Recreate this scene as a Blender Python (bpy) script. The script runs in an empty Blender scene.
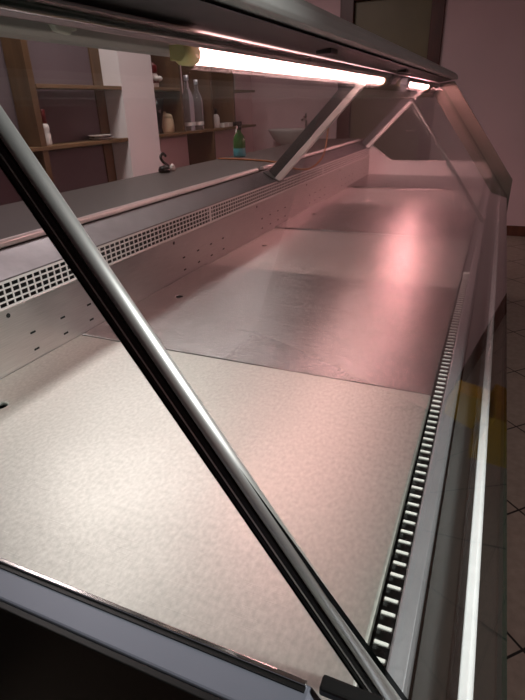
import bpy, bmesh, math, random
from mathutils import Vector, Matrix
random.seed(7)
S = bpy.context.scene
COL = S.collection
PI = math.pi

# ------------------------------------------------------------------ materials
def new_mat(name):
    m = bpy.data.materials.new(name); m.use_nodes = True
    nt = m.node_tree
    return m, nt, nt.nodes['Principled BSDF']

def lin(c):
    return tuple(((v / 12.92) if v <= .04045 else ((v + .055) / 1.055) ** 2.4) for v in c)

def plain(name, rgb, rough=.5, metal=0., var=.06, scale=8., bump=0., bscale=60., spec=.5, coat=0.):
    """sRGB colour with slight noise variation and optional bump"""
    m, nt, p = new_mat(name)
    c = lin(rgb)
    tc = nt.nodes.new('ShaderNodeTexCoord')
    n = nt.nodes.new('ShaderNodeTexNoise'); n.inputs['Scale'].default_value = scale; n.inputs['Detail'].default_value = 5
    nt.links.new(tc.outputs['Object'], n.inputs['Vector'])
    r = nt.nodes.new('ShaderNodeValToRGB')
    r.color_ramp.elements[0].position = .3; r.color_ramp.elements[1].position = .7
    r.color_ramp.elements[0].color = tuple(v * (1 - var) for v in c) + (1,)
    r.color_ramp.elements[1].color = tuple(min(1, v * (1 + var)) for v in c) + (1,)
    nt.links.new(n.outputs['Fac'], r.inputs['Fac'])
    nt.links.new(r.outputs['Color'], p.inputs['Base Color'])
    p.inputs['Roughness'].default_value = rough
    p.inputs['Metallic'].default_value = metal
    p.inputs['Specular IOR Level'].default_value = spec
    p.inputs['Coat Weight'].default_value = coat
    if bump:
        n2 = nt.nodes.new('ShaderNodeTexNoise'); n2.inputs['Scale'].default_value = bscale; n2.inputs['Detail'].default_value = 4
        nt.links.new(tc.outputs['Object'], n2.inputs['Vector'])
        b = nt.nodes.new('ShaderNodeBump'); b.inputs['Strength'].default_value = bump; b.inputs['Distance'].default_value = .01
        nt.links.new(n2.outputs['Fac'], b.inputs['Height']); nt.links.new(b.outputs['Normal'], p.inputs['Normal'])
    return m

def steel(name, rgb, r0, r1, stretch=(3, 60, 1), bump=.05, wave=.0, scratch=.0, rscale=4., metal=1., detail=6.):
    """worn stainless steel: brushed grain, blotchy roughness, scratches, slow waviness of the sheet"""
    m, nt, p = new_mat(name)
    L = nt.links.new; N = nt.nodes.new
    c = lin(rgb)
    tc = N('ShaderNodeTexCoord')
    p.inputs['Metallic'].default_value = metal
    oi = N('ShaderNodeObjectInfo'); va = N('ShaderNodeVectorMath'); va.operation = 'ADD'
    L(tc.outputs['Object'], va.inputs[0]); L(oi.outputs['Location'], va.inputs[1]); src = va.outputs['Vector']
    big = N('ShaderNodeTexNoise'); big.inputs['Scale'].default_value = rscale; big.inputs['Detail'].default_value = detail; big.inputs['Roughness'].default_value = .6
    L(src, big.inputs['Vector'])
    mp = N('ShaderNodeMapping'); mp.inputs['Scale'].default_value = stretch
    L(src, mp.inputs['Vector'])
    gr = N('ShaderNodeTexNoise'); gr.inputs['Scale'].default_value = 6; gr.inputs['Detail'].default_value = 6
    L(mp.outputs['Vector'], gr.inputs['Vector'])
    mr = N('ShaderNodeMapRange'); mr.inputs['From Min'].default_value = .3; mr.inputs['From Max'].default_value = .7
    mr.inputs['To Min'].default_value = r0; mr.inputs['To Max'].default_value = r1
    L(big.outputs['Fac'], mr.inputs['Value'])
    ramp = N('ShaderNodeValToRGB')
    ramp.color_ramp.elements[0].position = .3; ramp.color_ramp.elements[1].position = .7
    ramp.color_ramp.elements[0].color = tuple(v * .86 for v in c) + (1,)
    ramp.color_ramp.elements[1].color = tuple(min(1, v * 1.08) for v in c) + (1,)
    L(gr.outputs['Fac'], ramp.inputs['Fac'])
    L(ramp.outputs['Color'], p.inputs['Base Color'])
    rough_out = mr.outputs['Result']
    hsrc = gr.outputs['Fac']
    bmp = N('ShaderNodeBump'); bmp.inputs['Strength'].default_value = bump; bmp.inputs['Distance'].default_value = .002
    L(hsrc, bmp.inputs['Height'])
    last = bmp
    if scratch:
        for ang, st in ((.5, (2, 90, 1)), (-.9, (3, 120, 1))):
            mq = N('ShaderNodeMapping'); mq.inputs['Rotation'].default_value = (0, 0, ang); mq.inputs['Scale'].default_value = st
            L(src, mq.inputs['Vector'])
            nz = N('ShaderNodeTexNoise'); nz.inputs['Scale'].default_value = 4; nz.inputs['Detail'].default_value = 3
            L(mq.outputs['Vector'], nz.inputs['Vector'])
            mr2 = N('ShaderNodeMapRange'); mr2.inputs['From Min'].default_value = .62; mr2.inputs['From Max'].default_value = .75
            L(nz.outputs['Fac'], mr2.inputs['Value'])
            b2 = N('ShaderNodeBump'); b2.inputs['Strength'].default_value = scratch; b2.inputs['Distance'].default_value = .001
            L(mr2.outputs['Result'], b2.inputs['Height']); L(last.outputs['Normal'], b2.inputs['Normal']); last = b2
    if wave:
        wv = N('ShaderNodeTexNoise'); wv.inputs['Scale'].default_value = 2.2; wv.inputs['Detail'].default_value = 1.5
        L(src, wv.inputs['Vector'])
        b3 = N('ShaderNodeBump'); b3.inputs['Strength'].default_value = wave; b3.inputs['Distance'].default_value = .02
        L(wv.outputs['Fac'], b3.inputs['Height']); L(last.outputs['Normal'], b3.inputs['Normal']); last = b3
    L(last.outputs['Normal'], p.inputs['Normal'])
    L(rough_out, p.inputs['Roughness'])
    return m

def pane(name, tint=(.97, .98, .97), base=.04, rough=.0):
    """flat pane of clear glass: what lies behind it plus a Schlick reflection of each face"""
    m = bpy.data.materials.new(name); m.use_nodes = True
    nt = m.node_tree; nt.nodes.clear(); N = nt.nodes.new; L = nt.links.new
    out = N('ShaderNodeOutputMaterial'); mix = N('ShaderNodeMixShader')
    t = N('ShaderNodeBsdfTransparent'); t.inputs['Color'].default_value = tint + (1,)
    g = N('ShaderNodeBsdfGlossy'); g.inputs['Roughness'].default_value = rough; g.inputs['Color'].default_value = (1, 1, 1, 1)
    ge = N('ShaderNodeNewGeometry')
    d = N('ShaderNodeVectorMath'); d.operation = 'DOT_PRODUCT'
    L(ge.outputs['Normal'], d.inputs[0]); L(ge.outputs['Incoming'], d.inputs[1])
    ab = N('ShaderNodeMath'); ab.operation = 'ABSOLUTE'; L(d.outputs['Value'], ab.inputs[0])
    om = N('ShaderNodeMath'); om.operation = 'SUBTRACT'; om.inputs[0].default_value = 1; L(ab.outputs[0], om.inputs[1])
    pw = N('ShaderNodeMath'); pw.operation = 'POWER'; pw.inputs[1].default_value = 5; L(om.outputs[0], pw.inputs[0])
    ma = N('ShaderNodeMath'); ma.operation = 'MULTIPLY_ADD'; ma.inputs[1].default_value = 1 - base; ma.inputs[2].default_value = base
    L(pw.outputs[0], ma.inputs[0])
    L(ma.outputs[0], mix.inputs['Fac']); L(t.outputs[0], mix.inputs[1]); L(g.outputs[0], mix.inputs[2])
    L(mix.outputs[0], out.inputs['Surface'])
    return m

def emis(name, rgb, strength):
    m, nt, p = new_mat(name)
    p.inputs['Base Color'].default_value = (.9, .9, .9, 1)
    p.inputs['Emission Color'].default_value = rgb + (1,)
    p.inputs['Emission Strength'].default_value = strength
    return m

def wood(name, rgb, rough=.45, axis=(1, 1, 14)):
    m, nt, p = new_mat(name); L = nt.links.new; N = nt.nodes.new
    c = lin(rgb)
    tc = N('ShaderNodeTexCoord'); mp = N('ShaderNodeMapping'); mp.inputs['Scale'].default_value = axis
    L(tc.outputs['Object'], mp.inputs['Vector'])
    n = N('ShaderNodeTexNoise'); n.inputs['Scale'].default_value = 3; n.inputs['Detail'].default_value = 6; n.inputs['Distortion'].default_value = .6
    L(mp.outputs['Vector'], n.inputs['Vector'])
    r = N('ShaderNodeValToRGB'); r.color_ramp.elements[0].position = .3; r.color_ramp.elements[1].position = .72
    r.color_ramp.elements[0].color = tuple(v * .72 for v in c) + (1,); r.color_ramp.elements[1].color = tuple(min(1, v * 1.2) for v in c) + (1,)
    L(n.outputs['Fac'], r.inputs['Fac']); L(r.outputs['Color'], p.inputs['Base Color'])
    p.inputs['Roughness'].default_value = rough
    return m

def tiles(name, rgb, grout, size, origin):
    m, nt, p = new_mat(name); L = nt.links.new; N = nt.nodes.new
    tc = N('ShaderNodeTexCoord')
    mp = N('ShaderNodeMapping'); mp.vector_type = 'TEXTURE'
    mp.inputs['Location'].default_value = (origin[0], origin[1], 0); mp.inputs['Rotation'].default_value = (0, 0, PI / 4); mp.inputs['Scale'].default_value = (size, size, 1)
    L(tc.outputs['Object'], mp.inputs['Vector'])
    sx = N('ShaderNodeSeparateXYZ'); L(mp.outputs['Vector'], sx.inputs[0])
    outs = []
    for ax in 'XY':
        fr = N('ShaderNodeMath'); fr.operation = 'PINGPONG'; fr.inputs[1].default_value = .5; L(sx.outputs[ax], fr.inputs[0])
        lt = N('ShaderNodeMath'); lt.operation = 'LESS_THAN'; lt.inputs[1].default_value = .009; L(fr.outputs[0], lt.inputs[0]); outs.append(lt)
    mx = N('ShaderNodeMath'); mx.operation = 'MAXIMUM'; L(outs[0].outputs[0], mx.inputs[0]); L(outs[1].outputs[0], mx.inputs[1])
    n = N('ShaderNodeTexNoise'); n.inputs['Scale'].default_value = 35; n.inputs['Detail'].default_value = 6; L(tc.outputs['Object'], n.inputs['Vector'])
    r = N('ShaderNodeValToRGB'); c = lin(rgb)
    r.color_ramp.elements[0].position = .3; r.color_ramp.elements[1].position = .7
    r.color_ramp.elements[0].color = tuple(v * .85 for v in c) + (1,); r.color_ramp.elements[1].color = tuple(v * 1.12 for v in c) + (1,)
    L(n.outputs['Fac'], r.inputs['Fac'])
    mix = N('ShaderNodeMix'); mix.data_type = 'RGBA'
    L(mx.outputs[0], mix.inputs['Factor']); L(r.outputs['Color'], mix.inputs['A']); mix.inputs['B'].default_value = lin(grout) + (1,)
    L(mix.outputs['Result'], p.inputs['Base Color'])
    p.inputs['Roughness'].default_value = .5
    b = N('ShaderNodeBump'); b.inputs['Strength'].default_value = .5; b.inputs['Distance'].default_value = .003; b.invert = True
    L(mx.outputs[0], b.inputs['Height']); L(b.outputs['Normal'], p.inputs['Normal'])
    return m

M = dict(
    tray=steel('tray_steel', (.64, .63, .63), .252, .270, (5, 70, 1), .35, .16, .6, 5., 1., 5.),
    tray_dull=steel('tray_steel_dull', (.80, .78, .77), .252, .270, (5, 70, 1), .35, .16, .6, 5., .74, 5.),
    tray_near=steel('tray_steel_worn', (.74, .745, .72), .40, .46, (30, 20, 1), .10, .03, .10, 5., .95, 4.),
    riser=steel('rear_panel_steel', (.78, .76, .75), .36, .46, (1, 3, 160), .03, .05),
    ledge=steel('ledge_steel', (.52, .50, .51), .42, .58, (6, 6, 6), .12, .0, .1, 9.),
    chrome=steel('bright_metal', (.88, .87, .86), .12, .2, (2, 2, 2), .0),
    satin=steel('satin_metal', (.66, .66, .64), .28, .36, (2, 2, 2), .02),
    alu=plain('aluminium', (.78, .78, .80), .38, .85, .05, 20, .05, 120),
    alu_dark=plain('grey_aluminium', (.62, .62, .64), .42, .7, .06, 20, .06, 90),
    edge_tube=plain('satin_tube_metal', (.88, .88, .87), .42, .9, .02, 20),
    trim_alu=plain('bright_edge_trim', (.84, .82, .81), .3, .4, .03, 30),
    white_alu=plain('bright_aluminium_rail', (.95, .95, .96), .4, .0, .05, 40),
    black=plain('black_rubber', (.03, .03, .03), .4),
    slot=plain('dark_recess', (.015, .013, .012), .8),
    trough=plain('glossy_dark_panel', (.10, .10, .095), .3, 0, .1, 6),
    body=plain('counter_body', (.10, .10, .11), .45),
    white=plain('white_panel', (.84, .83, .82), .4, 0, .03, 5),
    near_panel=plain('grey_panel_top', (.40, .41, .45), .4, .3, .05, 6),
    fin=plain('beige_side_panel', (.50, .47, .43), .45, 0, .03, 6),
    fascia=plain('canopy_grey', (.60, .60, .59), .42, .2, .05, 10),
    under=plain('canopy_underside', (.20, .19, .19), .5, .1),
    comb=plain('pale_plastic_comb', (.86, .86, .84), .35),
    batten=plain('lamp_channel', (.62, .60, .58), .5, .1),
    holder=plain('yellowed_plastic', (.95, .90, .62), .4, 0, .08, 30),
    clip=plain('pale_clip', (.72, .71, .66), .45),
    tube_white=emis('lit_tube_white', (1., .54, .52), 19.),
    tube_pink=emis('lit_tube_pink', (1., .42, .43), 82.),
    glass=pane('clear_glass'),
    edge=plain('green_glass_edge', (.10, .17, .14), .15),
    worktop=plain('worktop_laminate', (.235, .19, .175), .42, 0, .08, 3),
    bar_dark=plain('dark_grey_bar', (.27, .29, .29), .5, .2),
    bar_light=steel('bar_face', (.85, .83, .80), .3, .4, (2, 2, 2), .02),
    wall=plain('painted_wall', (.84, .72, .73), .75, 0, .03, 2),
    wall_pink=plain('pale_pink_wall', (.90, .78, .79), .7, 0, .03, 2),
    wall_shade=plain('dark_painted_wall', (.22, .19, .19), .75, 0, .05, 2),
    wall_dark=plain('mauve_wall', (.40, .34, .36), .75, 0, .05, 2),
    pillar=plain('pillar_paint', (.92, .88, .88), .7, 0, .02, 3),
    ceil=plain('ceiling_paint', (.78, .76, .74), .8),
    floor=tiles('floor_tiles', (.60, .54, .49), (.10, .08, .07), .40, (.303, .843)),
    base=wood('brown_skirting', (.36, .20, .14), .45, (14, 1, 1)),
    wood=wood('shelf_wood', (.47, .36, .25), .45, (6, 1, 6)),
    wood_dark=wood('shelf_wood_brown', (.37, .27, .18), .45, (6, 6, 1)),
    door_frame=wood('dark_door_wood', (.31, .14, .10), .4, (8, 8, 1)),
    door_panel=plain('olive_door_panel', (.42, .37, .25), .45, 0, .1, 3),
    ceramic=plain('ceramic', (.80, .77, .76), .15, 0, .02),
    red=plain('red_plastic', (.42, .10, .11), .35),
    offwhite=plain('offwhite_plastic', (.85, .82, .80), .4),
    beige=plain('beige_tin', (.74, .66, .54), .5, 0, .08, 20),
    blackgloss=plain('black_gloss', (.04, .035, .035), .2),
    bottle_green=plain('green_bottle_plastic', (.16, .36, .12), .2, 0, .1, 30),
    bottle_blue=plain('blue_bottle_label', (.30, .58, .62), .3),
    orange=plain('orange_rubber', (.66, .38, .18), .45),
    yellow=plain('yellow_plastic', (.72, .62, .16), .4),
)
def clear(name, tint):
    m, nt, p = new_mat(name)
    p.inputs['Base Color'].default_value = tint + (1,); p.inputs['Roughness'].default_value = .05
    p.inputs['Transmission Weight'].default_value = .9; p.inputs['IOR'].default_value = 1.35
    return m
M['clear'] = clear('clear_bottle', (.8, .82, .88))

# ------------------------------------------------------------------ mesh helpers
def BM(): return bmesh.new()

def box(bm, x0, x1, y0, y1, z0, z1):
    vs = [bm.verts.new((x, y, z)) for x in (x0, x1) for y in (y0, y1) for z in (z0, z1)]
    for f in ((0, 1, 3, 2), (4, 6, 7, 5), (0, 4, 5, 1), (2, 3, 7, 6), (0, 2, 6, 4), (1, 5, 7, 3)):
        bm.faces.new([vs[i] for i in f])
    return vs

def prism(bm, prof, a0, a1, axis='y', mi=0):
    """extrude a polygon: profile (x,z) along y, or (y,z) along x"""
    def P(u, v, a): return (u, a, v) if axis == 'y' else (a, u, v)
    A = [bm.verts.new(P(u, v, a0)) for u, v in prof]; B = [bm.verts.new(P(u, v, a1)) for u, v in prof]
    n = len(prof)
    fs = [bm.faces.new(A), bm.faces.new(B[::-1])]
    for i in range(n): fs.append(bm.faces.new((A[i], B[i], B[(i + 1) % n], A[(i + 1) % n])))
    for f in fs: f.material_index = mi
    return fs

def bar(bm, p, q, w, h, side=(0, 1, 0)):
    """rectangular bar from p to q; w along 'side', h along the other normal"""
    p = Vector(p); q = Vector(q); d = (q - p).normalized(); s = Vector(side); s = (s - d * s.dot(d)).normalized(); t = d.cross(s)
    c = [(s * (a * w / 2) + t * (b * h / 2)) for a, b in ((-1, -1), (1, -1), (1, 1), (-1, 1))]
    A = [bm.verts.new(p + v) for v in c]; B = [bm.verts.new(q + v) for v in c]
    bm.faces.new(A[::-1]); bm.faces.new(B)
    for i in range(4): bm.faces.new((A[i], A[(i + 1) % 4], B[(i + 1) % 4], B[i]))

def tube(bm, pts, r, n=12, cap=True):
    pts = [Vector(p) for p in pts]; rings = []; up = None
    for i, p in enumerate(pts):
        d = (pts[min(i + 1, len(pts) - 1)] - pts[max(i - 1, 0)]).normalized()
        if up is None: up = d.orthogonal().normalized()
        up = (up - d * up.dot(d)).normalized(); s = d.cross(up)
        rr = r[i] if isinstance(r, (list, tuple)) else r
        rings.append([bm.verts.new(p + (up * math.cos(2 * PI * k / n) + s * math.sin(2 * PI * k / n)) * rr) for k in range(n)])
    for a, b in zip(rings, rings[1:]):
        for k in range(n): f = bm.faces.new((a[k], a[(k + 1) % n], b[(k + 1) % n], b[k])); f.smooth = True
    if cap: bm.faces.new(rings[0][::-1]); bm.faces.new(rings[-1])

def lathe(bm, prof, c, n=20, sx=1., sy=1.):
    """spin (radius, z) profile round the vertical through c"""
    rings = []
    for r, z in prof:
        if r < 1e-5: rings.append([bm.verts.new((c[0], c[1], c[2] + z))])
        else: rings.append([bm.verts.new((c[0] + r * sx * math.cos(2 * PI * k / n), c[1] + r * sy * math.sin(2 * PI * k / n), c[2] + z)) for k in range(n)])
    for a, b in zip(rings, rings[1:]):
        for k in range(n):
            k2 = (k + 1) % n
            if len(a) == 1 and len(b) == 1: continue
            if len(a) == 1: f = bm.faces.new((a[0], b[k2], b[k]))
            elif len(b) == 1: f = bm.faces.new((a[k], a[k2], b[0]))
            else: f = bm.faces.new((a[k], a[k2], b[k2], b[k]))
            f.smooth = True

def spline(ctrl, n=8):
    c = [Vector(p) for p in ctrl]; c = [2 * c[0] - c[1]] + c + [2 * c[-1] - c[-2]]; out = []
    for i in range(1, len(c) - 2):
        for k in range(n):
            t = k / n; a, b, d, e = c[i - 1], c[i], c[i + 1], c[i + 2]
            out.append(.5 * ((2 * b) + (d - a) * t + (2 * a - 5 * b + 4 * d - e) * t * t + (3 * b - a - 3 * d + e) * t ** 3))
    out.append(c[-2]); return out

def wpos(o):
    v = Vector((0, 0, 0))
    while o: v += o.location; o = o.parent
    return v

def obj(name, bm, mats, parent=None, loc=None, bevel=0., segs=2):
    """ONE mesh object from a bmesh in world coordinates"""
    bmesh.ops.recalc_face_normals(bm, faces=bm.faces)
    me = bpy.data.meshes.new(name)
    o = bpy.data.objects.new(name, me); COL.objects.link(o)
    for m in (mats if isinstance(mats, list) else [mats]): me.materials.append(m)
    if parent: o.parent = parent
    off = wpos(parent) if parent else Vector((0, 0, 0))
    if loc: o.location = Vector(loc) - off
    bmesh.ops.translate(bm, verts=bm.verts, vec=-(Vector(loc) if loc else off))
    bm.to_mesh(me); bm.free()
    if bevel:
        b = o.modifiers.new('bevel', 'BEVEL'); b.width = bevel; b.segments = segs; b.limit_method = 'ANGLE'; b.angle_limit = .6
    return o

def tag(o, label, cat, group=None):
    o['label'] = label; o['category'] = cat
    if group: o['group'] = group
    return o

def thing(name, label, cat, loc, group=None):
    o = bpy.data.objects.new(name, None); COL.objects.link(o); o.location = loc
    o.empty_display_size = .1
    return tag(o, label, cat, group)

def struct(name, bm, m, label=None, parent=None, bevel=0.):
    o = obj(name, bm, m, parent, None, bevel)
    if not parent: o['kind'] = 'structure'
    if label: o['label'] = label
    return o

def bx(*a):
    bm = BM(); box(bm, *a); return bm

FZ = -.85      # floor
# ------------------------------------------------------------------ the room
XL, XR, YB, YF, ZC = -2.7, 3.2, 5.85, -3.0, 1.95
struct('floor', bx(XL, XR, YF, YB, FZ - .1, FZ), M['floor'], 'dark brown tiled floor laid diagonally')
struct('ceiling', bx(XL, XR, YF, YB, ZC, ZC + .1), M['ceil'], 'pale ceiling')
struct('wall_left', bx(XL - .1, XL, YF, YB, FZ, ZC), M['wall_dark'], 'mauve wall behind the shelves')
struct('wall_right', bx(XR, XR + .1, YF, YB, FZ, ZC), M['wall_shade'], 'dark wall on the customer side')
struct('wall_front', bx(XL, XR, YF - .1, YF, FZ, ZC), M['wall'], 'pale wall behind the viewer')
DX0, DX1, DZ = -1.65, -.62, 1.55
bm = BM()
box(bm, XL, DX0, YB, YB + .12, FZ, ZC); box(bm, DX1, XR, YB, YB + .12, FZ, ZC); box(bm, DX0, DX1, YB, YB + .12, DZ, ZC)
struct('wall_back', bm, M['wall'], 'pinkish wall beyond the far end of the counter')
bm = BM(); prism(bm, [(YB - .018, FZ), (YB, FZ), (YB, FZ + .105), (YB - .008, FZ + .105), (YB - .018, FZ + .095)], DX1, XR, 'x')
struct('baseboard_back', bm, M['base'], 'brown skirting board along the far wall')
bm = BM(); prism(bm, [(YB - .018, FZ), (YB, FZ), (YB, FZ + .105), (YB - .008, FZ + .105), (YB - .018, FZ + .095)], XL + .02, DX0, 'x')
struct('baseboard_back.001', bm, M['base'], 'brown skirting board under the washbasin')
# the door in the far wall: dark frame round an olive panel
d = bpy.data.objects.new('door_1', None); COL.objects.link(d); d.location = ((DX0 + DX1) / 2, YB, FZ); d['kind'] = 'structure'; d['label'] = 'dark wooden doorway with an olive panel'
bm = BM(); box(bm, DX0, DX0 + .14, YB - .03, YB + .12, FZ, DZ); box(bm, DX1 - .125, DX1, YB - .03, YB + .12, FZ, DZ); box(bm, DX0 + .14, DX1 - .125, YB - .03, YB + .12, DZ - .14, DZ)
obj('door_frame', bm, M['door_frame'], d, None, .006)
bm = BM(); box(bm, DX0 + .14, DX1 - .125, YB + .03, YB + .07, FZ + .01, DZ - .14)
obj('door_panel', bm, M['door_panel'], d, None, .004)
bm = BM(); tube(bm, [(DX1 - .165, YB + .03, .2), (DX1 - .165, YB - .02, .2)], .009); tube(bm, [(DX1 - .165, YB - .02, .2), (DX1 - .27, YB - .02, .2)], .009)
obj('door_handle', bm, M['chrome'], d)
# pillar between the two runs of shelving
struct('trim_1', bx(XL, -2.4, 3.03, 3.42, FZ, ZC), M['pillar'], 'white pillar between the two runs of shelves')
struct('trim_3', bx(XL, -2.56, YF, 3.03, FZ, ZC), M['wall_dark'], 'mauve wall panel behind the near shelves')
# pale wall panel behind the second run of shelves
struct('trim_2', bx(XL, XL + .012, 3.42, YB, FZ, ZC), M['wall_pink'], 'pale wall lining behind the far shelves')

# ------------------------------------------------------------------ the counter
W = .815; L = .625; N_TR = 6; YE = N_TR * L
def gx(z): return .0535 - .73 * z         # inner face of the sloping front glass
root = thing('display_counter', 'long stainless steel refrigerated display counter with sloping glass front, empty', 'display counter', (-.4, 1.875, FZ))
bm = BM()
prism(bm, [(-.86, -.035), (-.86, -.74), (.10, -.74), (.13, -.16), (.05, -.035)], -.045, YE + .06)
obj('body', bm, M['body'], root, None, .004)
obj('plinth', bx(-.80, .04, .02, YE - .02, FZ, -.74), M['black'], root)
# tub under the trays
obj('tub', bx(-.815, .022, -.012, YE, -.034, -.03), M['slot'], root)
# rear panel, with slotted holes
bm = BM()
prism(bm, [(-.815, -.03), (-.815, .127), (-.811, .129), (-.811, .133), (-.823, .133), (-.823, -.03)], 0, YE)
n0 = len(bm.faces)
for base in range(6):
    for i in range(4):
        y = .492 + .0895 * i + base * L
        if y > YE - .08: continue
        for z in (.061, .022):
            box(bm, -.8155, -.8143, y - .007, y + .007, z - .0022, z + .0022)
    y = .453 + base * L - .01
    if y < YE: tube(bm, [(-.8155, y, .118), (-.8143, y, .118)], .005, 12)
bm.faces.ensure_lookup_table()
for f in bm.faces[n0:]: f.material_index = 1
obj('rear_panel', bm, [M['riser'], M['slot']], root)
# perforated air outlet: five rails and many uprights in front of a dark duct
bm = BM()
zb, zt = .134, .185
rows = 4; cell = (zt - zb) / rows
for k in range(rows + 1):
    t = .0016 if 0 < k < rows else .0030
    z = zb + k * cell
    box(bm, -.8165, -.8145, 0, YE, z - t, z + t)
y = 0.
while y < YE + .001:
    wdt = .0019
    if abs(y - 1.30) < .011 or abs(y - 2.60) < .011: wdt = .007
    box(bm, -.8163, -.8147, max(0, y - wdt), min(YE, y + wdt), zb, zt)
    y += .0195
obj('air_grille', bm, M['trim_alu'], root)
obj('air_duct', bx(-.86, -.83, 0, YE, .128, .18), M['slot'], root)
# ledge behind the grille, rising towards the worktop
RX, RZ = -.905, .235
bm = BM(); prism(bm, [(-.8143, .1875), (-.8143, .1905), (-.893, .226), (-.893, .222), (-.835, .184)], 0, YE + .04)
obj('rear_ledge', bm, M['ledge'], root)
obj('rear_channel', bx(-.90, -.86, 0, YE + .04, -.03, .205), M['body'], root)
# front edge of the deck: comb grille in a dark slot, then a grey aluminium ledge
bm = BM()
n_b = 77
for i in range(n_b):
    y = .042 + i * .01775
    box(bm, .0035, .0195, y - .0023, y + .0023, -.0055, -.002)
obj('air_comb', bm, M['comb'], root, None, .0008, 1)
bm = BM(); box(bm, .0025, .0205, .03, 1.41, -.030, -.017)
obj('comb_channel', bm, M['slot'], root)
obj('comb_end_block', bx(.003, .021, 1.395, 1.418, -.03, .004), M['comb'], root, None, .002)
obj('slot_cover', bx(.003, .0195, 1.42, YE, -.03, -.005), M['bar_dark'], root)
bm = BM(); prism(bm, [(.0205, -.03), (.0205, .001), (.0225, .003), (.039, .001), (.042, -.003), (.046, -.03)], .02, YE)
obj('deck_front_ledge', bm, M['alu_dark'], root, None, .0008)
bm = BM(); prism(bm, [(.047, -.012), (.083, -.088), (.148, -.138), (.148, -.16), (.12, -.16), (.05, -.04)], -.04, YE)
obj('front_trough', bm, M['trough'], root, None, .001)
# end panels
endp = [(-.83, -.03), (-.83, .235), (-.793, .197), (-.659, .1), (gx(.1) - .002, .1), (gx(-.03) - .004, -.03)]
bm = BM(); prism(bm, endp, YE, YE + .04); obj('end_panel', bm, M['white'], root, None, .002)['label'] = 'white lower end panel'
bm = BM(); prism(bm, endp, -.045, -.013); obj('end_panel', bm, M['near_panel'], root, None, .002)['label'] = 'grey top edge of the near end panel'
bm = BM(); prism(bm, [(gx(.59) - .01, .585), (-.285, .595), (.165, -.017), (.165, -.42), (.10, -.42), (gx(-.12), -.12)], YE + .005, YE + .04)
obj('side_fin', bm, M['fin'], root, None, .002)
bm = BM(); prism(bm, [(-.655, .101), (-.79, .199), (-.83, .24), (-.55, .565), (gx(.565) - .012, .565), (gx(.101) - .012, .101)], YE + .012, YE + .018)
obj('end_glass', bm, M['glass'], root)
obj('end_shade_face', bx(-.83, gx(.1) - .004, -.0515, -.0455, -.1, .0985), M['black'], root, None, .001)  # added black face: shade on the panel's outer side put into colour
bm = BM(); box(bm, -.655, gx(.1) - .006, -.0165, -.0125, .0995, .1035)
obj('panel_seal', bm, M['chrome'], root, None, .0008)
bm = BM(); box(bm, -.655, gx(.1) - .006, -.0205, -.0167, .0995, .1015)
obj('panel_seal', bm, M['black'], root)
# bracket at the near corner
bm = BM(); box(bm, -.0155, gx(.1) + .05, -.018, -.006, .100, .109)
obj('corner_bracket', bm, M['black'], root, None, .002)
# front glass: one long pane hinged on a bright rail under the canopy
bm = BM()
g0, g1 = (gx(.578), .578), (gx(-.118), -.118)
nx, nz = .808, .589
t = .006
fs = prism(bm, [g0, g1, (g1[0] + nx * t, g1[1] + nz * t), (g0[0] + nx * t, g0[1] + nz * t)], .052, YE + .003)
for f in fs:
    if abs(f.normal.y) > .5 or f.calc_area() < .03: f.material_index = 1
fg = obj('front_glass', bm, [M['glass'], M['edge']], root)
bm = BM(); prism(bm, [(.0915, -.079), (.0900, -.0655), (.1003, -.0655), (.1035, -.0700), (.1065, -.0785)], -.03, YE + .003)
obj('glass_rail', bm, M['white_alu'], fg, None, .0015)
bm = BM(); prism(bm, [(-.396, .572), (-.384, .566), (gx(.572) - .002, .570), (gx(.583) - .001, .584), (-.394, .588)], .02, YE)
obj('hinge_rail', bm, M['chrome'], fg, None, .003, 3)
# near edge of the glass: satin tube, bright bead and black strips
def along(z, off, y): return (.0395 - .667 * z - .832 * off, y, z - .555 * off)
zt0, zb0 = .56, -.055
def gbar(name, y, off, w, h, m, bev=.0008):
    b = BM(); bar(b, along(zt0, off, y), along(zb0, off, y), w, h); return obj(name, b, m, fg, None, bev)
bm = BM(); tube(bm, [along(zt0, 0, .055), along(zb0, 0, .055)], .0066, 20); obj('edge_tube', bm, M['edge_tube'], fg)
gbar('edge_dark_band', .053, .0088, .008, .0058, M['black'])  # black strips stand in for dark reflections in the metal profile
bm = BM(); tube(bm, [along(zt0, .0128, .051), along(zb0, .0128, .051)], .0017, 12); obj('edge_bead', bm, M['edge_tube'], fg)
gbar('edge_dark_band', .053, .0160, .008, .0045, M['black'])
gbar('glass_lip', .052, .0187, .008, .0009, M['edge'], 0)
# slim inner strut that steadies the glass further along
bm = BM(); tube(bm, [(-.342, 2.2, .527), (.031, 2.2, .003)], .0085, 12); obj('glass_strut', bm, M['satin'], root)
bm = BM(); box(bm, -.365, -.335, 2.18, 2.22, .520, .575); obj('strut_bracket', bm, M['alu_dark'], root, None, .003)
# rear struts that carry the canopy
def rear_strut(y):
    p, q = Vector((-.485, y, .575)), Vector((-.838, y, .216)); dd = (q - p).normalized(); nrm = Vector((dd.z, 0, -dd.x)).normalized()
    if nrm.x < 0: nrm = -nrm
    b = BM(); bar(b, p, q, .03, .040); s = obj('rear_strut', b, M['bar_dark'], root, None, .002)
    b = BM(); off = nrm * .032; bar(b, p + off, q + off, .034, .024); obj('strut_face', b, M['comb'], s, None, .003)
    b = BM(); prism(b, [(-.872, .222), (-.872, .226), (-.80, .190), (-.80, .186)], y - .03, y + .03); obj('strut_foot', b, M['bar_dark'], s)
rear_strut(1.93); rear_strut(3.66)
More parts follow.
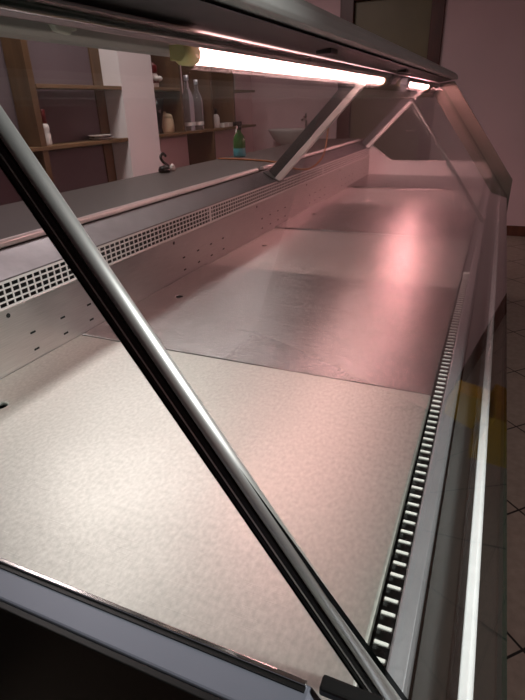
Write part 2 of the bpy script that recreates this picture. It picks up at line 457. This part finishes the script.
# canopy
bm = BM()
prism(bm, [(-.272, .604), (-.268, .612), (-.272, .628), (-.285, .642), (-.305, .649), (-.55, .660), (-.56, .655), (-.56, .640), (-.50, .612), (-.315, .606)], -.25, YE + .06)
for f in bm.faces: f.smooth = False
obj('canopy', bm, M['fascia'], root, None, .002)
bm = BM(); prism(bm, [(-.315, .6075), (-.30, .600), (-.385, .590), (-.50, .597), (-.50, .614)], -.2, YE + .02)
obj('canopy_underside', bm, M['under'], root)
for y in (1.02, 2.05):
    bm = BM(); box(bm, -.36, -.325, y, y + .06, .586, .603); obj('canopy_hinge', bm, M['black'], root, None, .003)
bm = BM(); prism(bm, [(-.515, .602), (-.517, .573), (-.509, .568), (-.477, .568), (-.468, .573), (-.468, .600)], -.1, YE - .01)
obj('lamp_channel', bm, M['batten'], root, None, .002)
bm = BM(); prism(bm, [(.317, .586), (.327, .574), (.350, .572), (.352, .576), (.363, .578), (.363, .586)], -.468, -.459, 'x')
obj('channel_clip', bm, M['clip'], root, None, .002)

# ------------------------------------------------------------------ trays of the deck: six alike, each a thing
def rect_hole(bm, x0, x1, y0, y1, hx, hy, r, z, zlow, n=24):
    s = r * 2.0
    def sq(a):
        c, d_ = math.cos(a), math.sin(a); k = s / max(abs(c), abs(d_)); return (hx + c * k, hy + d_ * k)
    ring = [bm.verts.new((hx + r * math.cos(2 * PI * k / n + PI / 4), hy + r * math.sin(2 * PI * k / n + PI / 4), z)) for k in range(n)]
    low = [bm.verts.new((v.co.x, v.co.y, zlow)) for v in ring]
    sqv = [bm.verts.new(sq(2 * PI * k / n + PI / 4) + (z,)) for k in range(n)]
    for k in range(n):
        k2 = (k + 1) % n
        bm.faces.new((ring[k], ring[k2], sqv[k2], sqv[k])); bm.faces.new((low[k], low[k2], ring[k2], ring[k]))
    q = n // 4
    cr = [bm.verts.new(c + (z,)) for c in ((x1, y1), (x0, y1), (x0, y0), (x1, y0))]
    for i in range(4):
        seg = [sqv[(i * q + j) % n] for j in range(q + 1)]
        bm.faces.new([cr[i]] + [cr[(i + 1) % 4]] + seg[::-1])
    lowc = [bm.verts.new((c.co.x, c.co.y, zlow - .012)) for c in cr]
    edge = []
    for i in range(4):
        bm.faces.new((cr[i], lowc[i], lowc[(i + 1) % 4], cr[(i + 1) % 4]))
labels = ['nearest stainless steel deck tray, pale and worn, next to the near end panel',
          'second deck tray from the near end, dark and shiny on its left',
          'third deck tray from the near end, beside the end of the pale comb grille',
          'fourth deck tray from the near end, below the slim glass strut',
          'fifth deck tray from the near end, last but one before the white end panel',
          'farthest deck tray, against the white end panel']
tilt = [0, .006, -.005, .006, -.006, .004]
tray_mesh = None
for i in range(N_TR):
    if tray_mesh is None:
        bm = BM(); g = .0016
        rect_hole(bm, -.8135, -.001, -L / 2 + g, L / 2 - g, -.729, .0, .0105, 0., -.006)
        o = obj('deck_tray', bm, M['tray_near'], None, None, .0028, 3); tray_mesh = o
        o.location = (0, L / 2, 0)
    else:
        o = tray_mesh.copy(); COL.objects.link(o); o.location = (0, L * (i + .5), 0)
        if i == 1:
            me2 = tray_mesh.data.copy(); me2.materials[0] = M['tray']
            me3 = tray_mesh.data.copy(); me3.materials[0] = M['tray_dull']
        o.data = me2 if i in (1, 3, 5) else me3
        o.rotation_euler = (tilt[i], tilt[i] * .6, 0)
    tag(o, labels[i], 'tray', 'steel trays of the display deck')

# ------------------------------------------------------------------ fluorescent tubes
def lamp(y0, y1, mat, label):
    cx, cz, r = -.447, .567, .0145
    t_ = thing('fluorescent_lamp', label, 'lamp', (cx, (y0 + y1) / 2, cz), 'fluorescent tubes under the canopy')
    b = BM(); tube(b, [(cx, y0, cz), (cx, y1, cz)], r, 20); obj('tube', b, mat, t_)
    for a, s in ((y0, -1), (y1, 1)):
        b = BM(); tube(b, [(cx, a + s * dd_, cz) for dd_ in (-.010, -.001, -.001, .024, .036)], [.0158, .0165, .0180, .0180, .012], 20)
        obj('end_cap', b, M['holder'], t_)
        b = BM(); box(b, -.468, cx - .012, min(a + s * .004, a + s * .028), max(a + s * .004, a + s * .028), cz - .010, cz + .012); obj('socket', b, M['holder'], t_)
lamp(.615, 2.20, M['tube_white'], 'nearer lit white fluorescent tube with a yellowed end cap')
lamp(2.70, 3.68, M['tube_pink'], 'farther pink-tinted lit tube close to the beige end fin')

# ------------------------------------------------------------------ worktop behind
wt = thing('service_worktop', 'dark brown worktop running along the back of the counter', 'worktop', (-1.12, 1.9, .2))
obj('top', bx(-1.345, -.912, -.6, 4.05, .195, .230), M['worktop'], wt, None, .003)
bm = BM(); prism(bm, [(-.916, .228), (-.912, .240), (-.903, .244), (-.896, .238), (-.895, .229), (-.899, .2265)], -.6, 1.905)
obj('edge_trim', bm, M['trim_alu'], wt, None, .002, 3)
bm = BM(); prism(bm, [(-.916, .228), (-.912, .240), (-.903, .244), (-.896, .238), (-.895, .229), (-.899, .2265)], 1.965, YE + .04)
obj('edge_trim', bm, M['trim_alu'], wt, None, .002, 3)
obj('cupboard', bx(-1.30, -.91, -.5, 4.0, FZ, .195), M['body'], wt)

# ------------------------------------------------------------------ shelving on the left wall
XS = -2.4; LZ, UZ = .303, .632
def shelf_run(name, label, y0, y1, dividers, slat=None, boards=(), XL=XL):
    t_ = thing(name, label, 'shelves', (XL, (y0 + y1) / 2, LZ))
    for z, a, b_ in boards:
        obj('shelf', bx(XL + .012, XS, a, b_, z - .022, z), M['wood'], t_, None, .002)
    for y, zb_, th in dividers:
        for za, zc in ((zb_, LZ - .0225), (LZ + .0005, 1.3)):
            if zc - za < .03: continue
            obj('divider', bx(XL + .012, XS - .004, y, y + th, za, zc), M['wood_dark'], t_, None, .002)
    if slat:
        obj('back_slat', bx(XL + .001, XL + .0115, slat[0], slat[1], FZ, 1.3), M['wood_dark'], t_)
    return t_
shelf_run('shelving_unit', 'brown wooden shelves on the mauve wall left of the white pillar', .4, 3.03, [(2.205, -.80, .045)], (2.93, 3.025), ((LZ, .4, 3.03), (UZ, 2.252, 3.03)), -2.56)
shelf_run('shelving_unit', 'brown wooden shelves between the white pillar and the washbasin', 3.42, 5.3, [(3.80, LZ - .03, .03), (4.32, -.80, .03), (4.78, LZ - .03, .03)], None, ((LZ, 3.42, 5.3), (UZ, 3.42, 3.80), (UZ, 4.81, 5.3)))

# things on the shelves and the worktop
def lathe_thing(name, label, cat, c, parts, group=None, n=20):
    t_ = thing(name, label, cat, c, group)
    for pn, m, prof, *rest in parts:
        b = BM(); lathe(b, prof, c, n); obj(pn, b, m, t_)
    return t_
c = (-2.46, 2.31, LZ)
lathe_thing('bottle', 'small white bottle with a red cap, beside the thick divider on the near shelves', 'bottle', c, [
    ('body', M['offwhite'], [(0, 0), (.028, 0), (.03, .01), (.03, .06), (.024, .075), (.03, .09), (.026, .115), (.014, .125)]),
    ('cap', M['red'], [(.014, .122), (.022, .126), (.022, .19), (.017, .2), (0, .2)])])
t_ = thing('plate_stack', 'small stack of pale flat dishes on the lower shelf, next to the pillar', 'dishes', (-2.48, 2.84, LZ))
for k, (rr, zz) in enumerate(((.072, 0), (.072, .009), (.068, .018))):
    bm = BM(); lathe(bm, [(0, 0), (rr * .6, 0), (rr, .012), (rr, .015), (rr * .6, .004), (0, .004)], (-2.48 + .01 * k, 2.84 - .02 * k, LZ + zz), 24, 1, 1.3)
    obj('dish', bm, M['clear'] if k == 1 else M['offwhite'], t_)
# jar with red and white contents
c = (-2.5, 3.545, UZ)
t_ = lathe_thing('jar', 'red and white jar on the upper shelf just right of the pillar', 'jar', c, [
    ('body', M['offwhite'], [(0, 0), (.05, 0), (.056, .01), (.056, .08), (.045, .10)]),
    ('ribbon', M['red'], [(.0575, .030), (.059, .034), (.059, .060), (.0575, .064)]),
    ('lid', M['red'], [(.046, .098), (.052, .102), (.052, .15), (.03, .17), (.012, .175), (.014, .20), (0, .205)])])
bm = BM()
for s in (-1, 1): lathe(bm, [(0, -.02), (.018, -.012), (.024, 0), (.018, .012), (0, .02)], (c[0] + .062, c[1] + s * .024, c[2] + .062), 10)
obj('bow', bm, M['offwhite'], t_)
# dark wedge-shaped vase and beige tin on the lower shelf
c = (-2.45, 3.51, LZ)
lathe_thing('vase', 'dark tapering vase on the lower shelf, against the pillar', 'vase', c, [
    ('body', M['blackgloss'], [(0, 0), (.03, 0), (.032, .01), (.022, .05), (.04, .14), (.062, .255), (.058, .255), (.03, .12), (0, .10)])])
c = (-2.49, 3.665, LZ)
t_ = thing('tin', 'beige rounded tin on the lower shelf, beside the dark vase', 'tin', c)
bm = BM(); lathe(bm, [(0, 0), (.062, 0), (.070, .008), (.072, .05), (.068, .10), (.060, .112)], c, 24); obj('body', bm, M['beige'], t_)
bm = BM(); lathe(bm, [(.063, .112), (.064, .122), (.05, .140), (.016, .146), (.014, .158), (0, .160)], c, 24); obj('lid', bm, M['beige'], t_)
# clear bottles
bprof = [(0, 0), (.040, 0), (.046, .008), (.046, .20), (.040, .235), (.017, .28), (.016, .33), (.019, .333), (.019, .345)]
for k, (y, s, lab) in enumerate(((4.02, 1., 'left one of the pair of tall clear bottles on the lower shelf'), (4.18, .93, 'right one of the pair of tall clear bottles on the lower shelf'))):
    c = (-2.47, y, LZ)
    lathe_thing('glass_bottle', lab, 'bottle', c, [('body', M['clear'], [(r * s * 1.12, z * 1.2 * s) for r, z in bprof]), ('cap', M['alu'], [(.0205 * s, .39 * s), (.0205 * s, .43 * s), (0, .432 * s)]),
                                                   ('label_band', M['offwhite'], [(.0525 * s, .04), (.0528 * s, .042), (.0528 * s, .065), (.0525 * s, .067)])], 'clear bottles on the far shelves')
c = (-2.46, 4.50, LZ)
lathe_thing('bottle', 'small white bottle with a black neck on the lower shelf of the far unit', 'bottle', c, [
    ('body', M['offwhite'], [(0, 0), (.03, 0), (.033, .006), (.033, .09), (.015, .12)]), ('neck', M['blackgloss'], [(.0155, .118), (.015, .15), (.017, .152), (.017, .165), (0, .166)])])
for k, (y, w_, lab) in enumerate(((4.63, .045, 'tiny white carton right of the small white bottle'), (4.73, .05, 'white carton on the lower shelf, next to the last divider'))):
    t_ = thing('carton', lab, 'carton', (-2.45, y, LZ), 'white cartons on the far shelves')
    bm = BM(); box(bm, -2.48, -2.42, y - w_, y + w_ - .012, LZ, LZ + .035); obj('box', bm, M['offwhite'], t_, None, .003)
    bm = BM(); box(bm, -2.481, -2.419, y - w_ - .001, y + w_ - .011, LZ + .026, LZ + .038); obj('lid', bm, M['offwhite'], t_, None, .002)
t_ = thing('carton', 'white box on the upper shelf of the far unit, past the last divider', 'carton', (-2.5, 4.9, UZ))
bm = BM(); box(bm, -2.55, -2.45, 4.85, 4.94, UZ, UZ + .13); obj('box', bm, M['offwhite'], t_, None, .004)
bm = BM(); box(bm, -2.552, -2.448, 4.848, 4.942, UZ + .118, UZ + .136); obj('lid', bm, M['offwhite'], t_, None, .003)
# spray bottle on the worktop
c = (-1.285, 2.535, .230)
t_ = lathe_thing('spray_bottle', 'green spray bottle with a blue base on the dark worktop', 'bottle', c, [
    ('base', M['bottle_blue'], [(0, 0), (.032, 0), (.035, .005), (.035, .042), (.034, .044)]),
    ('body', M['bottle_green'], [(.034, .044), (.034, .085), (.028, .105), (.013, .125), (.012, .14)])])
bm = BM(); lathe(bm, [(.014, .138), (.016, .14), (.016, .158), (.010, .162)], c, 16); box(bm, c[0] - .012, c[0] + .012, c[1] - .045, c[1] + .02, c[2] + .160, c[2] + .180)
obj('spray_head', bm, M['blackgloss'], t_, None, .003)
bm = BM(); bar(bm, (c[0], c[1] - .022, c[2] + .16), (c[0], c[1] - .036, c[2] + .125), .008, .006); obj('trigger', bm, M['offwhite'], t_)
# black curled ornament
c = (-1.30, 1.79, .230)
t_ = thing('ornament', 'small black swan-necked ornament on the back edge of the worktop', 'ornament', c)
bm = BM(); tube(bm, [v for v in spline([(c[0], c[1] - .02, c[2] + .004), (c[0], c[1] + .035, c[2] + .02), (c[0], c[1] - .005, c[2] + .045), (c[0], c[1] - .02, c[2] + .065), (c[0], c[1] + .0, c[2] + .078), (c[0], c[1] + .02, c[2] + .066)])], .006, 10)
obj('neck', bm, M['blackgloss'], t_)
bm = BM(); lathe(bm, [(0, 0), (.024, 0), (.028, .01), (.022, .024), (0, .03)], c, 16); obj('body', bm, M['blackgloss'], t_)
bm = BM(); lathe(bm, [(0, 0), (.012, .0), (.014, .012), (.008, .026), (0, .03)], (c[0] + .005, c[1] + .06, c[2]), 12); obj('tail', bm, M['offwhite'], t_)
# orange cable: along the worktop, behind the strut, up to the canopy
bm = BM()
pts = spline([(-1.33, 2.36, .2345), (-1.22, 2.35, .2345), (-1.10, 2.31, .2345), (-1.0, 2.26, .2345), (-.935, 2.22, .2345), (-.905, 2.20, .249), (-.875, 2.19, .224), (-.845, 2.20, .2115), (-.815, 2.22, .204), (-.75, 2.20, .215), (-.70, 2.22, .27), (-.70, 2.28, .37), (-.70, 2.33, .457), (-.67, 2.36, .54), (-.60, 2.36, .60), (-.53, 2.36, .61)], 8)
tube(bm, pts, .0042, 8)
tag(obj('cable', bm, M['orange']), 'orange cable lying across the worktop and rising to the lamps', 'cable')

# washbasin on the far wall
c = (-2.13, YB - .20, .06)
t_ = thing('washbasin', 'white washbasin with a tap on the far wall', 'washbasin', (c[0], YB, c[2]))
bm = BM(); lathe(bm, [(0, 0), (.06, 0), (.13, .02), (.20, .07), (.245, .14), (.262, .165), (.262, .178), (.235, .178), (.20, .13), (.12, .06), (.03, .04), (0, .04)], c, 32, 1, .76); obj('bowl', bm, M['ceramic'], t_)
bm = BM(); box(bm, c[0] - .2, c[0] + .24, YB - .075, YB, c[2] + .08, c[2] + .178); obj('back_shelf', bm, M['ceramic'], t_, None, .012)
bm = BM(); tube(bm, spline([(c[0], c[1], c[2] + .005), (c[0], c[1], c[2] - .10), (c[0], c[1] + .02, c[2] - .16), (c[0], c[1] + .09, c[2] - .15), (c[0], YB, c[2] - .15)]), .02, 12); obj('drain_pipe', bm, M['alu'], t_)
bm = BM(); tx = c[0] + .13; tz = c[2] + .178
tube(bm, spline([(tx, YB - .05, tz), (tx, YB - .05, tz + .07), (tx, YB - .07, tz + .095), (tx - .01, YB - .16, tz + .085)]), .014, 12)
f_ = obj('tap', bm, M['chrome'], t_)
bm = BM(); bar(bm, (tx, YB - .06, tz + .10), (tx + .03, YB - .14, tz + .155), .02, .009, (1, 0, 0)); obj('tap_lever', bm, M['chrome'], f_, None, .002)
bm = BM(); lathe(bm, [(0, 0), (.012, 0), (.012, .01), (0, .012)], (tx - .012, YB - .08, tz + .112), 10); obj('tap_mark', bm, M['red'], f_)

# unseen yellow bucket, added to give the yellow reflection in the front glass
bc = Vector((1.15, 2.55, FZ))
t_ = thing('reflection_bucket', 'yellow bucket added out of view for the yellow reflection in the front glass', 'bucket', bc)
bm = BM()
a0, a1, b0, b1, hh = .15, .12, .20, .16, .36
pr0 = [(-a1, -b1), (a1, -b1), (a1, b1), (-a1, b1)]; pr1 = [(-a0, -b0), (a0, -b0), (a0, b0), (-a0, b0)]
A = [bm.verts.new((bc.x + x, bc.y + y, FZ + .04)) for x, y in pr0]; B = [bm.verts.new((bc.x + x, bc.y + y, FZ + hh)) for x, y in pr1]
C_ = [bm.verts.new((bc.x + x * .93, bc.y + y * .93, FZ + hh)) for x, y in pr1]; D_ = [bm.verts.new((bc.x + x * .9, bc.y + y * .9, FZ + .06)) for x, y in pr0]
bm.faces.new(A[::-1]); bm.faces.new(D_)
for i in range(4):
    j = (i + 1) % 4
    bm.faces.new((A[i], A[j], B[j], B[i])); bm.faces.new((B[i], B[j], C_[j], C_[i])); bm.faces.new((C_[i], C_[j], D_[j], D_[i]))
obj('bucket', bm, M['yellow'], t_, None, .012)
bm = BM(); prism(bm, [(bc.x - .11, FZ + .37), (bc.x + .11, FZ + .37), (bc.x + .09, FZ + .56), (bc.x - .09, FZ + .56)], bc.y + .02, bc.y + .17); obj('wringer', bm, M['yellow'], t_, None, .01)
bm = BM(); tube(bm, [(bc.x + .1, bc.y + .1, FZ + .5), (bc.x + .12, bc.y - .12, FZ + .85)], .012, 10); obj('lever', bm, M['blackgloss'], t_)
for sx in (-1, 1):
    for sy in (-1, 1):
        bm = BM(); tube(bm, [(bc.x + sx * .09 - .012, bc.y + sy * .13, FZ + .022), (bc.x + sx * .09 + .012, bc.y + sy * .13, FZ + .022)], .022, 14); obj('caster', bm, M['black'], t_)

# ------------------------------------------------------------------ unseen fill lights added to the room
w = bpy.data.worlds.new('room'); S.world = w; w.use_nodes = True
w.node_tree.nodes['Background'].inputs['Color'].default_value = (.5, .5, .6, 1); w.node_tree.nodes['Background'].inputs['Strength'].default_value = .0
def area(name, loc, rot, size, size_y, power, col):
    l = bpy.data.lights.new(name, 'AREA'); l.shape = 'RECTANGLE'; l.size = size; l.size_y = size_y; l.energy = power; l.color = col
    o = bpy.data.objects.new(name, l); COL.objects.link(o); o.location = loc; o.rotation_euler = rot; return o
area('room_fill', (-1.9, 1.9, ZC - .03), (0, 0, 0), .4, 1.6, 29., (1., .90, .88))  # unseen area light, added as fill for the shelf side
area('room_fill', (2.4, .8, ZC - .03), (0, 0, 0), .3, 1.2, 30., (1., .84, .83))  # unseen fill added for the canopy front and the customer side
area('room_fill', (-2.0, 4.0, ZC - .03), (0, 0, 0), .3, .8, 9., (1., .84, .83))  # weak fill added to lift the dim far shelves
sp = bpy.data.lights.new('near_tray_fill', 'SPOT'); sp.energy = 430.; sp.spot_size = .52; sp.spot_blend = .8; sp.shadow_soft_size = .10; sp.color = (.97, 1., .97)  # unseen spot added to brighten the nearest tray with neutral light
so = bpy.data.objects.new('near_tray_fill', sp); COL.objects.link(so); so.location = (1.5, .25, ZC - .05)
so.rotation_euler = (Vector((-.34, .36, 0)) - so.location).to_track_quat('-Z', 'Y').to_euler()

# ------------------------------------------------------------------ camera
cam = bpy.data.cameras.new('camera'); co = bpy.data.objects.new('camera', cam); COL.objects.link(co)
cx, cy, cz, yaw, pit, rol, foc = 0.0466546771, -0.238923886, 0.487406396, -0.417057004, -0.445363143, -0.0310093581, 512.935628
f = Vector((math.sin(yaw) * math.cos(pit), math.cos(yaw) * math.cos(pit), math.sin(pit)))
r = Vector((math.cos(yaw), -math.sin(yaw), 0)); u = r.cross(f)
r2 = r * math.cos(rol) + u * math.sin(rol); u2 = -r * math.sin(rol) + u * math.cos(rol)
mw = Matrix((r2, u2, -f)).transposed().to_4x4(); mw.translation = (cx, cy, cz)
co.matrix_world = mw
cam.sensor_fit = 'VERTICAL'; cam.sensor_height = 24.; cam.lens = foc / 700 * 24.; cam.clip_start = .02; cam.clip_end = 60
S.camera = co
S.view_settings.view_transform = 'Standard'; S.view_settings.look = 'None'; S.view_settings.exposure = 0.; S.view_settings.gamma = 1.
S.view_settings.use_curve_mapping = False
